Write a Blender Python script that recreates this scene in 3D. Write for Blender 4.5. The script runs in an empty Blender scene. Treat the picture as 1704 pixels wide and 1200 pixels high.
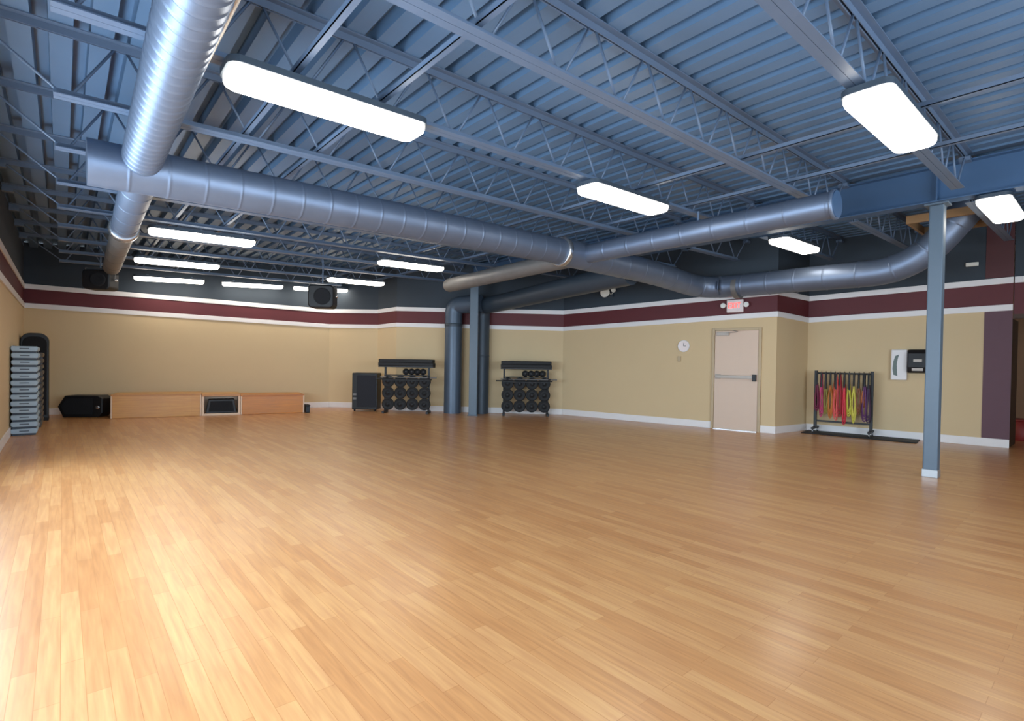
import bpy, math, random
from mathutils import Vector, Matrix
random.seed(7)
PI = math.pi
col = bpy.context.scene.collection
scene = bpy.context.scene

# ------------------------------------------------------------------ mesh helper
class MB:
    def __init__(s): s.v = []; s.f = []; s.m = []; s.sm = []
    def add(s, vs, fs, mi=0, smooth=False):
        o = len(s.v); s.v += [tuple(v) for v in vs]
        for f in fs:
            s.f.append(tuple(i + o for i in f)); s.m.append(mi); s.sm.append(smooth)
        return s
    def box(s, x0, x1, y0, y1, z0, z1, mi=0, rot=None, piv=None):
        vs = [Vector(p) for p in ((x0,y0,z0),(x1,y0,z0),(x1,y1,z0),(x0,y1,z0),(x0,y0,z1),(x1,y0,z1),(x1,y1,z1),(x0,y1,z1))]
        if rot is not None:
            pv = Vector(piv) if piv else Vector(((x0+x1)/2,(y0+y1)/2,(z0+z1)/2))
            vs = [pv + rot @ (v - pv) for v in vs]
        return s.add(vs, [(0,3,2,1),(4,5,6,7),(0,1,5,4),(1,2,6,5),(2,3,7,6),(3,0,4,7)], mi)
    def beam(s, a, b, w, h, mi=0, up=(0,0,1)):
        a = Vector(a); b = Vector(b); d = (b-a).normalized(); up = Vector(up)
        if abs(d.dot(up)) > .98: up = Vector((0,1,0))
        r = d.cross(up).normalized(); u = r.cross(d).normalized()
        vs = [p + r*sx*w/2 + u*sz*h/2 for p in (a, b) for sx, sz in ((-1,-1),(1,-1),(1,1),(-1,1))]
        return s.add(vs, [(0,1,2,3),(7,6,5,4),(0,4,5,1),(1,5,6,2),(2,6,7,3),(3,7,4,0)], mi)
    def tube(s, pts, rad, n=12, mi=0, cap=True, closed=False, skew=0):
        pts = [Vector(p) for p in pts]; N = len(pts)
        rads = rad if isinstance(rad, (list, tuple)) else [rad]*N
        rings = []; prev = None
        for i, p in enumerate(pts):
            if closed: t = pts[(i+1) % N] - pts[i-1]
            else: t = pts[min(i+1, N-1)] - pts[max(i-1, 0)]
            t.normalize()
            if prev is None:
                u = Vector((0,0,1)) if abs(t.z) < .95 else Vector((1,0,0))
                u = (u - t*u.dot(t)).normalized()
            else:
                u = (prev - t*prev.dot(t)).normalized()
            prev = u; w = t.cross(u)
            rings.append([p + (u*math.cos(2*PI*k/n) + w*math.sin(2*PI*k/n))*rads[i] + t*skew*((k/n) if k/n < .5 else 1-k/n)*2 for k in range(n)])
        vs = [v for r in rings for v in r]; fs = []
        for i in range(N if closed else N-1):
            j = (i+1) % N
            for k in range(n):
                fs.append((i*n+k, i*n+(k+1) % n, j*n+(k+1) % n, j*n+k))
        s.add(vs, fs, mi, True)
        if cap and not closed:
            s.add(rings[0], [tuple(range(n-1, -1, -1))], mi); s.add(rings[-1], [tuple(range(n))], mi)
        return s
    def prism(s, poly, a, b, axis='y', mi=0):
        # poly: 2D points; extruded along axis from a to b
        def P(p, t):
            return {'y': (p[0], t, p[1]), 'x': (t, p[0], p[1]), 'z': (p[0], p[1], t)}[axis]
        n = len(poly)
        vs = [P(p, a) for p in poly] + [P(p, b) for p in poly]
        fs = [tuple(range(n)), tuple(range(2*n-1, n-1, -1))] + [(i, i+n, (i+1) % n+n, (i+1) % n) for i in range(n)]
        return s.add(vs, fs, mi)
    def lathe(s, prof, c=(0,0,0), axis='z', n=24, mi=0, smooth=True):
        rings = []
        for (r, h) in prof:
            ring = []
            for k in range(n):
                a = 2*PI*k/n; x, y = r*math.cos(a), r*math.sin(a)
                q = {'z': (x, y, h), 'y': (x, h, y), 'x': (h, x, y)}[axis]
                ring.append(Vector(q) + Vector(c))
            rings.append(ring)
        fs = []
        for i in range(len(rings)-1):
            for k in range(n): fs.append((i*n+k, i*n+(k+1) % n, (i+1)*n+(k+1) % n, (i+1)*n+k))
        s.add([v for r in rings for v in r], fs, mi, smooth)
        s.add(rings[0], [tuple(range(n))], mi); s.add(rings[-1], [tuple(range(n))], mi)
        return s
    def build(s, name, mats, parent=None, loc=(0,0,0), rz=0, bevel=0):
        me = bpy.data.meshes.new(name)
        me.from_pydata(s.v, [], s.f)
        if not isinstance(mats, (list, tuple)): mats = [mats]
        for m in mats: me.materials.append(m)
        for p, mi, sm in zip(me.polygons, s.m, s.sm): p.material_index = mi; p.use_smooth = sm
        me.update()
        import bmesh
        bm = bmesh.new(); bm.from_mesh(me); bmesh.ops.recalc_face_normals(bm, faces=bm.faces); bm.to_mesh(me); bm.free()
        o = bpy.data.objects.new(name, me); col.objects.link(o)
        o.location = loc; o.rotation_euler = (0,0,rz)
        if parent: o.parent = parent
        if bevel:
            b = o.modifiers.new('bevel', 'BEVEL'); b.width = bevel; b.segments = 2; b.limit_method = 'ANGLE'; b.angle_limit = math.radians(40)
        return o

def tag(o, label, cat, group=None):
    o['label'] = label; o['category'] = cat
    if group: o['group'] = group
    return o
def thing(name, label, cat, loc, rz=0, group=None):
    o = bpy.data.objects.new(name, None); col.objects.link(o)
    o.empty_display_size = .1
    o.location = loc; o.rotation_euler = (0,0,rz)
    return tag(o, label, cat, group)
def struct(o): o['kind'] = 'structure'; return o
def dup(root, loc, rz, label, group=None):
    r = root.copy(); col.objects.link(r); r.location = loc; r.rotation_euler = (0,0,rz); r['label'] = label
    if group: r['group'] = group
    for ch in list(root.children):
        c = ch.copy(); col.objects.link(c); c.parent = r
        for g in list(ch.children):
            d = g.copy(); col.objects.link(d); d.parent = c
    return r

# ------------------------------------------------------------------ materials
def srgb(r, g, b):
    f = lambda c: (c/255/12.92) if c/255 <= .04045 else ((c/255+.055)/1.055)**2.4
    return (f(r), f(g), f(b), 1)
def mat(name, c, rough=.5, metal=0, var=.06, scale=6, bump=0, spec=.5, emit=None, es=0):
    m = bpy.data.materials.new(name); m.use_nodes = True
    nt = m.node_tree; b = nt.nodes['Principled BSDF']; L = nt.links
    b.inputs['Roughness'].default_value = rough; b.inputs['Metallic'].default_value = metal
    b.inputs['Specular IOR Level'].default_value = spec
    tc = nt.nodes.new('ShaderNodeTexCoord'); n = nt.nodes.new('ShaderNodeTexNoise'); n.inputs['Scale'].default_value = scale
    n.inputs['Detail'].default_value = 4
    L.new(tc.outputs['Object'], n.inputs['Vector'])
    r = nt.nodes.new('ShaderNodeMixRGB'); r.blend_type = 'MIX'
    r.inputs[1].default_value = tuple(min(1, x*(1-var)) for x in c[:3]) + (1,)
    r.inputs[2].default_value = tuple(min(1, x*(1+var)) for x in c[:3]) + (1,)
    L.new(n.outputs['Fac'], r.inputs[0]); L.new(r.outputs[0], b.inputs['Base Color'])
    if bump:
        bp = nt.nodes.new('ShaderNodeBump'); bp.inputs['Strength'].default_value = bump; bp.inputs['Distance'].default_value = .01
        n2 = nt.nodes.new('ShaderNodeTexNoise'); n2.inputs['Scale'].default_value = scale*12
        L.new(tc.outputs['Object'], n2.inputs['Vector']); L.new(n2.outputs['Fac'], bp.inputs['Height']); L.new(bp.outputs[0], b.inputs['Normal'])
    if emit:
        b.inputs['Emission Color'].default_value = emit; b.inputs['Emission Strength'].default_value = es
    return m
M = {}
M['wall'] = mat('beige wall paint', srgb(214, 189, 148), .75, bump=.03, var=.03, scale=1.5)
M['maroon'] = mat('maroon band paint', srgb(94, 33, 38), .6, bump=.03)
M['plum'] = mat('plum wall paint', srgb(98, 66, 76), .6, bump=.03)
M['slate'] = mat('slate wall paint', srgb(52, 62, 72), .7, bump=.03)
M['white'] = mat('white trim paint', srgb(236, 232, 230), .45, var=.02)
M['deck'] = mat('blue grey painted deck', srgb(92, 120, 150), .40, metal=.0, var=.1, scale=2, spec=.7)
M['steel'] = mat('blue grey painted steel', srgb(96, 113, 136), .42, var=.08, scale=4)
M['beam'] = mat('deep blue painted steel', srgb(62, 92, 126), .55, var=.06, scale=3)
M['post'] = mat('blue painted post', srgb(92, 108, 122), .42, var=.05)
M['galv'] = mat('galvanised duct metal', srgb(114, 127, 148), .44, metal=.6, var=.14, scale=5, bump=.05)
M['galv2'] = mat('spiral duct metal', srgb(122, 136, 158), .42, metal=.6, var=.14, scale=7, bump=.05)
M['dull'] = mat('dull duct metal', srgb(124, 122, 120), .5, metal=.4, var=.14, scale=7, bump=.05)
M['ductpaint'] = mat('dark painted duct', srgb(66, 77, 88), .45, metal=.3, var=.1)
M['chrome'] = mat('bright metal', srgb(200, 202, 205), .25, metal=.9)
M['satin'] = mat('satin metal', srgb(176, 166, 156), .5, metal=.3)
M['black'] = mat('black satin', srgb(17, 17, 20), .5, var=.15)
M['grille'] = mat('black speaker cloth', srgb(18, 19, 24), .8, bump=.4, var=.3, scale=30)
M['rubber'] = mat('black rubber', srgb(20, 20, 22), .65, bump=.1, var=.2, scale=20)
M['navy'] = mat('blue black grille', srgb(20, 22, 32), .7, bump=.2)
M['door'] = mat('door paint', srgb(218, 192, 170), .5, var=.02)
M['frame'] = mat('door frame paint', srgb(188, 166, 132), .5, var=.03)
M['step'] = mat('pale blue grey plastic', srgb(164, 186, 202), .4, var=.1, scale=3)
M['conduit'] = mat('pale grey conduit', srgb(196, 192, 184), .45, metal=.2)
M['curb'] = mat('dim tan wood', srgb(150, 116, 78), .6)
M['taupe'] = mat('dark taupe plastic', srgb(92, 80, 66), .5, var=.15)
M['stepdark'] = mat('dark slate plastic', srgb(58, 70, 84), .5, var=.15)
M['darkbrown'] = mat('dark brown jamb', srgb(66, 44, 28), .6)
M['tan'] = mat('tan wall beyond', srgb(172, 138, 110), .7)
M['red'] = mat('red plastic', srgb(128, 34, 34), .5)
M['redletter'] = mat('red sign letters', srgb(235, 70, 70), .5, emit=(1,.12,.1,1), es=1.2)
M['signface'] = mat('sign housing white', srgb(240, 225, 220), .4, var=.01)
M['glasslens'] = mat('lamp head lens', srgb(245, 245, 235), .2, var=.01)
M['mirror'] = mat('grey reflective panel', srgb(104, 118, 112), .5, metal=.0)
M['ply'] = None

def wood(name, c1, c2, c3, plank=(1.15, .1), rough=.3, rot=PI/2, gap=.0016, coat=.25, grain=.35):
    m = bpy.data.materials.new(name); m.use_nodes = True
    nt = m.node_tree; b = nt.nodes['Principled BSDF']; L = nt.links; N = nt.nodes.new
    tc = N('ShaderNodeTexCoord'); mp = N('ShaderNodeMapping'); mp.inputs['Rotation'].default_value = (0, 0, rot)
    L.new(tc.outputs['Object'], mp.inputs['Vector'])
    br = N('ShaderNodeTexBrick'); br.offset = .37; br.offset_frequency = 2; br.squash = 1
    br.inputs['Scale'].default_value = 1; br.inputs['Brick Width'].default_value = plank[0]; br.inputs['Row Height'].default_value = plank[1]
    br.inputs['Mortar Size'].default_value = gap; br.inputs['Mortar Smooth'].default_value = .3; br.inputs['Bias'].default_value = 0
    br.inputs['Color1'].default_value = (0,0,0,1); br.inputs['Color2'].default_value = (1,1,1,1); br.inputs['Mortar'].default_value = (.5,.5,.5,1)
    L.new(mp.outputs[0], br.inputs['Vector'])
    cr = N('ShaderNodeValToRGB'); e = cr.color_ramp.elements
    e[0].position = 0; e[0].color = c1; e[1].position = 1; e[1].color = c2
    k = cr.color_ramp.elements.new(.55); k.color = c3
    L.new(br.outputs['Color'], cr.inputs['Fac'])
    mp2 = N('ShaderNodeMapping'); mp2.inputs['Scale'].default_value = (26, 1.6, 26) if rot else (1.6, 26, 26)
    L.new(tc.outputs['Object'], mp2.inputs['Vector'])
    ns = N('ShaderNodeTexNoise'); ns.inputs['Scale'].default_value = 1.6; ns.inputs['Detail'].default_value = 5; ns.inputs['Distortion'].default_value = .4
    L.new(mp2.outputs[0], ns.inputs['Vector'])
    mx = N('ShaderNodeMixRGB'); mx.blend_type = 'OVERLAY'; mx.inputs[0].default_value = grain
    L.new(cr.outputs[0], mx.inputs[1]); L.new(ns.outputs['Fac'], mx.inputs[2])
    big = N('ShaderNodeTexNoise'); big.inputs['Scale'].default_value = .8; L.new(tc.outputs['Object'], big.inputs['Vector'])
    mx2 = N('ShaderNodeMixRGB'); mx2.blend_type = 'OVERLAY'; mx2.inputs[0].default_value = .12
    L.new(mx.outputs[0], mx2.inputs[1]); L.new(big.outputs['Fac'], mx2.inputs[2])
    mo = N('ShaderNodeMixRGB'); mo.blend_type = 'MULTIPLY'; mo.inputs[2].default_value = (.8,.7,.6,1)
    L.new(br.outputs['Fac'], mo.inputs[0]); L.new(mx2.outputs[0], mo.inputs[1])
    L.new(mo.outputs[0], b.inputs['Base Color'])
    rr = N('ShaderNodeMapRange'); rr.inputs['To Min'].default_value = rough-.05; rr.inputs['To Max'].default_value = rough+.1
    L.new(ns.outputs['Fac'], rr.inputs['Value']); L.new(rr.outputs[0], b.inputs['Roughness'])
    b.inputs['Coat Weight'].default_value = coat; b.inputs['Coat Roughness'].default_value = .22
    return m
M['floor'] = wood('maple strip floor', srgb(194, 133, 80), srgb(209, 153, 98), srgb(202, 144, 90), plank=(.9, .08), rough=.36, grain=.42, coat=.45)
M['platform'] = wood('honey plywood', srgb(208, 146, 72), srgb(218, 160, 86), srgb(213, 152, 78), plank=(2.4, .6), rough=.4, rot=0)
M['platform2'] = wood('orange plywood', srgb(192, 116, 30), srgb(208, 132, 42), srgb(200, 124, 36), plank=(2.4, .6), rough=.4, rot=0)
M['paleedge'] = mat('pale wood edge', srgb(228, 196, 166), .5)

lens = bpy.data.materials.new('glowing acrylic lens'); lens.use_nodes = True
b = lens.node_tree.nodes['Principled BSDF']; b.inputs['Base Color'].default_value = (.9,.9,.88,1)
b.inputs['Emission Color'].default_value = (1, .93, .82, 1); b.inputs['Emission Strength'].default_value = 8.0
M['lens'] = lens

# ------------------------------------------------------------------ room shell
def roof(x): return 3.80 + .024*x           # underside of the roof deck
def zb(x): return 3.285 + .024*x            # underside of the joists
P = [(-.67,-3.5), (-.67,16.04), (5.83,14.86), (6.825,13.836), (6.968,13.0), (10.15,9.721), (11.07,4.587), (12.314,4.445), (12.707,1.253)]
LOW = [2.46, 2.53, 2.39, 2.387, 2.416, 2.345, 2.508, 2.455, 2.548]      # top of the lower white moulding
UP = [2.89, 2.96, 2.82, 2.82, 2.85, 2.785, 2.95, 2.92, 3.03]            # top of the upper white moulding
names = ['left', 'back_left', 'back_return', 'pilaster_side', 'back_angled', 'right_long', 'right_return', 'right_near']

def unit(a, b): d = Vector(b) - Vector(a); return d.normalized()
def offset_poly(pts, off):
    # positive offset = into the room (right of the walking direction)
    out = []
    for i, p in enumerate(pts):
        ds = []
        if i > 0: ds.append(unit(pts[i-1], p))
        if i < len(pts)-1: ds.append(unit(p, pts[i+1]))
        ns = [Vector((d.y, -d.x)) for d in ds]
        n = sum(ns, Vector((0,0))); n.normalize()
        out.append(Vector(p) + n*off/max(.3, n.dot(ns[0])))
    return out
def wall(name, a, b, la, lb, ua, ub, mats, z0=0, th=.14):
    d = unit(a, b); n = Vector((-d.y, d.x))*th
    m = MB()
    A, B = Vector(a), Vector(b); A2, B2 = A+n, B+n
    ta, tb = roof(a[0])+.1, roof(b[0])+.1
    lev = [(z0, z0), (la-.05, lb-.05), (ua-.05, ub-.05), (ta, tb)]
    for i in range(3):
        (za, zb_), (zc, zd) = lev[i], lev[i+1]
        m.add([(A.x,A.y,za),(B.x,B.y,zb_),(B.x,B.y,zd),(A.x,A.y,zc)], [(0,1,2,3)], i)
        m.add([(A2.x,A2.y,za),(B2.x,B2.y,zb_),(B2.x,B2.y,zd),(A2.x,A2.y,zc)], [(0,3,2,1)], i)
        m.add([(A.x,A.y,za),(A2.x,A2.y,za),(A2.x,A2.y,zc),(A.x,A.y,zc)], [(0,3,2,1)], i)
        m.add([(B.x,B.y,zb_),(B2.x,B2.y,zb_),(B2.x,B2.y,zd),(B.x,B.y,zd)], [(0,1,2,3)], i)
    m.add([(A.x,A.y,ta),(B.x,B.y,tb),(B2.x,B2.y,tb),(A2.x,A2.y,ta)], [(0,1,2,3)], 2)
    return struct(m.build(name, mats))
def rail(name, pa, pb, qa, qb, za, zb_, h):
    # pa,pb = wall line points, qa,qb = offset room-side points
    m = MB()
    vs = [(pa.x,pa.y,za-h),(pb.x,pb.y,zb_-h),(pb.x,pb.y,zb_),(pa.x,pa.y,za),(qa.x,qa.y,za-h),(qb.x,qb.y,zb_-h),(qb.x,qb.y,zb_),(qa.x,qa.y,za)]
    m.add(vs, [(0,1,2,3),(4,7,6,5),(0,4,5,1),(3,2,6,7),(0,3,7,4),(1,5,6,2)])
    return struct(m.build(name, M['white'], bevel=.006))
W3 = [M['wall'], M['maroon'], M['slate']]
Pv = [Vector(p) for p in P]
O1 = offset_poly(Pv, .025)
tn = 0
for i, nm in enumerate(names):
    a, b_ = P[i], P[i+1]
    if nm == 'left':
        # the left wall has a window opening (beside the camera) between y = 1.2 and y = 8.4
        m = MB()
        for (y0, y1, z0, z1) in ((-3.5, .6, 0, 2.42), (8.6, 16.04, 0, 2.42), (.6, 8.6, 0, .5)):
            m.box(-.81, -.67, y0, y1, z0, z1, 0)
        m.box(-.81, -.67, -3.5, 16.04, 2.42, 2.86, 1)
        m.box(-.81, -.67, -3.5, 16.04, 2.86, roof(-.7)+.1, 2)
        struct(m.build('wall_left', W3))
    else:
        wall('wall_'+nm, a, b_, LOW[i], LOW[i+1], UP[i], UP[i+1], W3)
    if i == 0:
        mid = .55
    rail('trim_%d' % (2*i+1), Pv[i], Pv[i+1], O1[i], O1[i+1], LOW[i], LOW[i+1], .11)
    rail('trim_%d' % (2*i+2), Pv[i], Pv[i+1], O1[i], O1[i+1], UP[i], UP[i+1], .11)
# baseboards (interrupted by the door on the long right wall)
O2 = offset_poly(Pv, .02)
def wpt(i, t): return Pv[i].lerp(Pv[i+1], t)
dR = unit(P[5], P[6]); LR = (Pv[6]-Pv[5]).length
nR = Vector((dR.y, -dR.x))
sd0 = (Vector((10.846,5.85))-Pv[5]).dot(dR); sd1 = (Vector((11.022,4.86))-Pv[5]).dot(dR)
for i, nm in enumerate(names):
    if nm == 'right_long':
        rail('baseboard_right_long', Pv[5], Pv[5]+dR*sd0, O2[5], Pv[5]+dR*sd0+nR*.02, .15, .15, .15)
        rail('baseboard_right_corner', Pv[5]+dR*sd1, Pv[6], Pv[5]+dR*sd1+nR*.02, O2[6], .15, .15, .15)
    else:
        rail('baseboard_'+nm, Pv[i], Pv[i+1], O2[i], O2[i+1], .15, .15, .15)
# plum corner strip at the end of the near right wall
dC = unit(P[7], P[8]); nC = Vector((dC.y, -dC.x)); angC = math.atan2(dC.y, dC.x)
LC = (Pv[8]-Pv[7]).length
m = MB(); m.box(-.37, 0, -.012, 0, 3.03, roof(12.6)-.01)
struct(m.build('wall_corner_strip_upper', mat('dark rust paint', srgb(84, 44, 46), .65), loc=(P[8][0], P[8][1], 0), rz=angC))
m = MB(); m.box(-.37, 0, -.012, .0, .15, 2.44)
struct(m.build('wall_corner_strip', M['plum'], loc=(P[8][0], P[8][1], 0), rz=angC))
# deep dark jamb of the opening, header beyond it, and the room behind
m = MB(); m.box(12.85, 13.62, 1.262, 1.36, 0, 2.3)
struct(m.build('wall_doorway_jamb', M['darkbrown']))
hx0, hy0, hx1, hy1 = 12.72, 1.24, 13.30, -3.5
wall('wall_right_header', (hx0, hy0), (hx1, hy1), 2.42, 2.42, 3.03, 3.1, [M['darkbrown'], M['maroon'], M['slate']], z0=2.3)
hd = unit((hx0,hy0),(hx1,hy1)); hn = Vector((hd.y,-hd.x))*.025
rail('trim_17', Vector((hx0,hy0)), Vector((hx1,hy1)), Vector((hx0,hy0))+hn, Vector((hx1,hy1))+hn, 3.03, 3.1, .11)
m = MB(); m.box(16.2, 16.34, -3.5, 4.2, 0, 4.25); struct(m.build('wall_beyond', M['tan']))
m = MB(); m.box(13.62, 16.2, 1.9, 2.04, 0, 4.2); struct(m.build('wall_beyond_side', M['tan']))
# wall behind the camera with wide shop windows
m = MB()
wins = [(.2, 3.2), (3.7, 6.7)]
xs = [-.81] + [v for w in wins for v in w] + [16.34]
for k in range(0, len(xs), 2): m.box(xs[k], xs[k+1], -3.64, -3.5, 0, roof(xs[k])+.08)
for (a, c) in wins: m.box(a, c, -3.64, -3.5, 0, .4); m.box(a, c, -3.64, -3.5, 2.9, roof(a)+.08)
struct(m.build('wall_behind', M['wall']))
for k, (a, c) in enumerate(wins):
    m = MB()
    m.box(a, c, -3.62, -3.54, .4, .46); m.box(a, c, -3.62, -3.54, 2.84, 2.9)
    for x in (a, (a+c)/2-.03, c-.06): m.box(x, x+.06, -3.62, -3.54, .46, 2.84)
    struct(m.build('window_%d' % (k+1), M['white']))
m = MB()
m.box(-.8, -.7, .6, 8.6, .5, .56); m.box(-.8, -.7, .6, 8.6, 2.36, 2.42)
for y in (.6, 3.24, 5.9, 8.54): m.box(-.8, -.7, y, y+.06, .56, 2.36)
struct(m.build('window_4', M['white']))

m = MB(); m.box(-.81, 16.4, -3.64, 16.4, -.1, 0)
struct(m.build('floor', M['floor']))

# corrugated roof deck: flutes run along Y
m = MB(); pitch = .24; x = -.81; prof = []
while x < 16.4:
    for dx, dz in ((0, 0), (.14, 0), (.148, .11), (.232, .11)): prof.append((x+dx, roof(x+dx)+dz))
    x += pitch
n = len(prof)
vs = [(p[0], -3.64, p[1]) for p in prof] + [(p[0], 16.3, p[1]) for p in prof] + [(p[0], -3.64, roof(p[0])+.16) for p in prof] + [(p[0], 16.3, roof(p[0])+.16) for p in prof]
fs = []
for i in range(n-1):
    fs.append((i, i+1, n+i+1, n+i)); fs.append((2*n+i, 3*n+i, 3*n+i+1, 2*n+i+1))
    fs.append((i, 2*n+i, 2*n+i+1, i+1)); fs.append((n+i, n+i+1, 3*n+i+1, 3*n+i))
fs.append((0, n, 3*n, 2*n)); fs.append((n-1, 3*n-1+0, 4*n-1, 2*n-1)) if False else None
m.add(vs, [f for f in fs if f])
o = m.build('ceiling', M['deck']); struct(o)

# ------------------------------------------------------------------ joists
def xlim(y):
    # inner x of the walls at a given y
    for i in range(1, len(P)-1):
        (x0, y0), (x1, y1) = P[i], P[i+1]
        if y1 <= y <= y0: return x0 + (x1-x0)*(y0-y)/(y0-y1+1e-9)
    return 12.7
ordn = ['nearest', 'second nearest', 'third nearest', 'fourth nearest', 'fifth nearest', 'sixth nearest', 'seventh nearest', 'eighth nearest', 'ninth nearest', 'tenth nearest', 'farthest']
def joist(label, y, xa, xb, seatL, grp):
    L = xb - xa; s = .024
    t = thing('bar_joist', label, 'roof joist', (xa, y, zb(xa)), 0, grp)
    D = roof(0) - zb(0)
    # top chord: pair of angles, bottom chord likewise
    m = MB()
    for sg in (-1, 1):
        m.beam((0, sg*.0315, D-.006), (L, sg*.0315, D-.006+s*L), .06, .008)
        m.beam((0, sg*.011, D-.034), (L, sg*.011, D-.034+s*L), .006, .056)
    m.build('top_chord', M['steel'], t)
    b0 = .6 if seatL else .3; b1 = L-.45
    m = MB()
    for sg in (-1, 1):
        m.beam((b0, sg*.0315, .004+s*b0), (b1, sg*.0315, .004+s*b1), .06, .008)
        m.beam((b0, sg*.012, .03+s*b0), (b1, sg*.012, .03+s*b1), .006, .05)
    m.build('bottom_chord', M['steel'], t)
    # bent-rod web
    n = max(2, round((b1-b0-.15)/.66)); p = (b1-b0-.15)/n
    pts = [(.06, D-.02)]
    for k in range(n+1):
        xc = b0+.07+k*p
        pts += [(xc-.03, .03), (xc+.03, .03)]
        if k < n: pts += [(xc+p/2-.025, D-.03), (xc+p/2+.025, D-.03)]
    pts.append((L-.06, D-.02))
    m = MB(); m.tube([(q[0], 0, q[1]+s*q[0]) for q in pts], .0105, n=6)
    m.build('web_rod', M['steel'], t)
    for xx in (0, L-.12):
        m = MB(); m.box(xx, xx+.12, -.055, .055, D-.11+s*xx, D-.062+s*xx); m.build('bearing_seat', M['steel'], t)
    return t
YJ = [1.27+1.295*k for k in range(11)]
for k, y in enumerate(YJ):
    xe = min(8.33, xlim(y+.07)-.04)
    joist('grey open-web roof joist left of the deep beam, %s to the camera' % ordn[k], y, -.66, xe, True, 'roof joists over the hall')
far = [y for y in YJ if xlim(y) > 9.6]
for k, y in enumerate(far):
    xe = xlim(y+.07)-.04 if y > 1.3 else 12.6
    joist('dim open-web joist beyond the blue beam, %s of those' % ordn[k], y, 8.40, xe, False, 'roof joists beyond the blue beam')
# horizontal bridging angles resting on the bottom chords
for x, lab in ((1.235, 'grey bridging angle across the joists, second from left wall'), (1.89, 'grey bridging angle across the joists, third from left wall'),
               (5.24, 'grey bridging angle across the joists just left of the near right light'), (6.36, 'grey bridging angle across the joists nearest the blue beam')):
    m = MB(); m.box(-.022, .022, 0, min(14.3, 19.4-x), 0, .006); m.box(-.022, -.016, 0, min(14.3, 19.4-x), .0, .042)
    tag(m.build('bridging_angle', M['steel'], loc=(x, .1, zb(x)+.062)), lab, 'ceiling brace', 'bridging angles')
m = MB(); m.tube([(0, 0, 0), (0, 13.4, 0)], .021, n=10)
tag(m.build('conduit_pipe', M['conduit'], loc=(.69, -.3, zb(.7)-.024)), 'pale slim conduit running beside the big spiral duct', 'pipe')

# ------------------------------------------------------------------ beam and columns
bz0, bz1 = 3.47, 3.915
t = thing('steel_beam', 'deep blue steel I-beam crossing under the roof above the near column', 'beam', (8.36, 0, bz0))
ya, yb = -3.45, 11.35
m = MB(); m.box(-.008, .008, ya, yb, .014, bz1-bz0-.014); m.build('web_plate', M['beam'], t)
m = MB(); m.box(-.1, .1, ya, yb, bz1-bz0-.014, bz1-bz0); m.build('top_flange', M['beam'], t)
m = MB(); m.box(-.1, .1, ya, yb, 0, .014); m.build('bottom_flange', M['beam'], t)
m = MB(); m.box(-.09, -.008, 1.53, 1.545, .014, bz1-bz0-.014); m.build('stiffener', M['beam'], t)

t = thing('steel_column', 'blue square steel column standing free on the right of the floor', 'column', (8.43, 1.55, 0))
m = MB(); m.box(-.075, .075, -.075, .075, .012, bz0-.02); m.build('shaft', M['post'], t, bevel=.012)
m = MB(); m.box(-.082, .082, -.082, .082, 0, .1); m.build('base_reflection', mat('pale base reflection', srgb(168,170,172), .35, metal=.5), t, bevel=.004)  # pale box round the column foot, its colour stands in for reflected light
m = MB(); m.box(-.11, .11, -.12, .12, bz0-.02, bz0); m.build('cap_plate', M['post'], t)

# paired columns at the pilaster
t = thing('steel_column', 'dark square steel column beside the two vertical ducts at back wall', 'column', (7.98, 10.79, 0), math.radians(-40.7))
m = MB(); m.box(-.105, .105, -.1, .1, .012, 3.42); m.build('shaft', M['post'], t, bevel=.01)
m = MB(); m.box(-.13, .13, -.13, .13, 0, .012); m.build('base_plate', M['post'], t)
m = MB(); m.box(-.12, .12, -.12, .12, 3.42, 3.435); m.build('cap_plate', M['post'], t)

# ------------------------------------------------------------------ ducts
def arc(pts, r, n=7):
    # round the corners of a polyline
    pts = [Vector(p) for p in pts]; out = [pts[0]]
    for i in range(1, len(pts)-1):
        a = (pts[i-1]-pts[i]).normalized(); c = (pts[i+1]-pts[i]).normalized()
        p0 = pts[i]+a*r; p1 = pts[i]+c*r
        for k in range(n+1):
            u = k/n; out.append((p0*(1-u)+pts[i]*u)*(1-u)+(pts[i]*(1-u)+p1*u)*u)
    out.append(pts[-1]); return out
def resample(pts, step):
    pts = [Vector(p) for p in pts]; out = [pts[0]]
    for a, b_ in zip(pts, pts[1:]):
        L = (b_-a).length; k = max(1, int(L/step))
        for j in range(1, k+1): out.append(a.lerp(b_, j/k))
    return out
def ribbed(pts, r, pitch, h, n=40, skew=0):
    P2 = []; R = []; total = 0
    pts = [Vector(p) for p in pts]
    cum = [0]
    for a, b_ in zip(pts, pts[1:]): cum.append(cum[-1]+(b_-a).length)
    def at(s):
        for i in range(len(pts)-1):
            if s <= cum[i+1]+1e-9: return pts[i].lerp(pts[i+1], (s-cum[i])/max(1e-9, cum[i+1]-cum[i]))
        return pts[-1]
    s = 0
    while s < cum[-1]-pitch:
        nm_ = int(pitch/.09)
        for u, q in ((0, 0), (.012, 0), *[(.012+(pitch-.048)*j/nm_, 0) for j in range(1, nm_)], (pitch-.036, 0), (pitch-.024, 0), (pitch-.016, h), (pitch-.008, h)):
            P2.append(at(s+u)); R.append(r+q)
        s += pitch
    P2.append(at(cum[-1])); R.append(r)
    m = MB(); m.tube(P2, R, n=n, skew=skew); return m
def collar(p, d, r, w=.06):
    p = Vector(p); d = Vector(d).normalized()
    m = MB(); m.tube([p-d*w/2, p-d*w/2+d*.004, p+d*w/2-d*.004, p+d*w/2], [r, r+.012, r+.012, r], n=40, cap=True); return m

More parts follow.
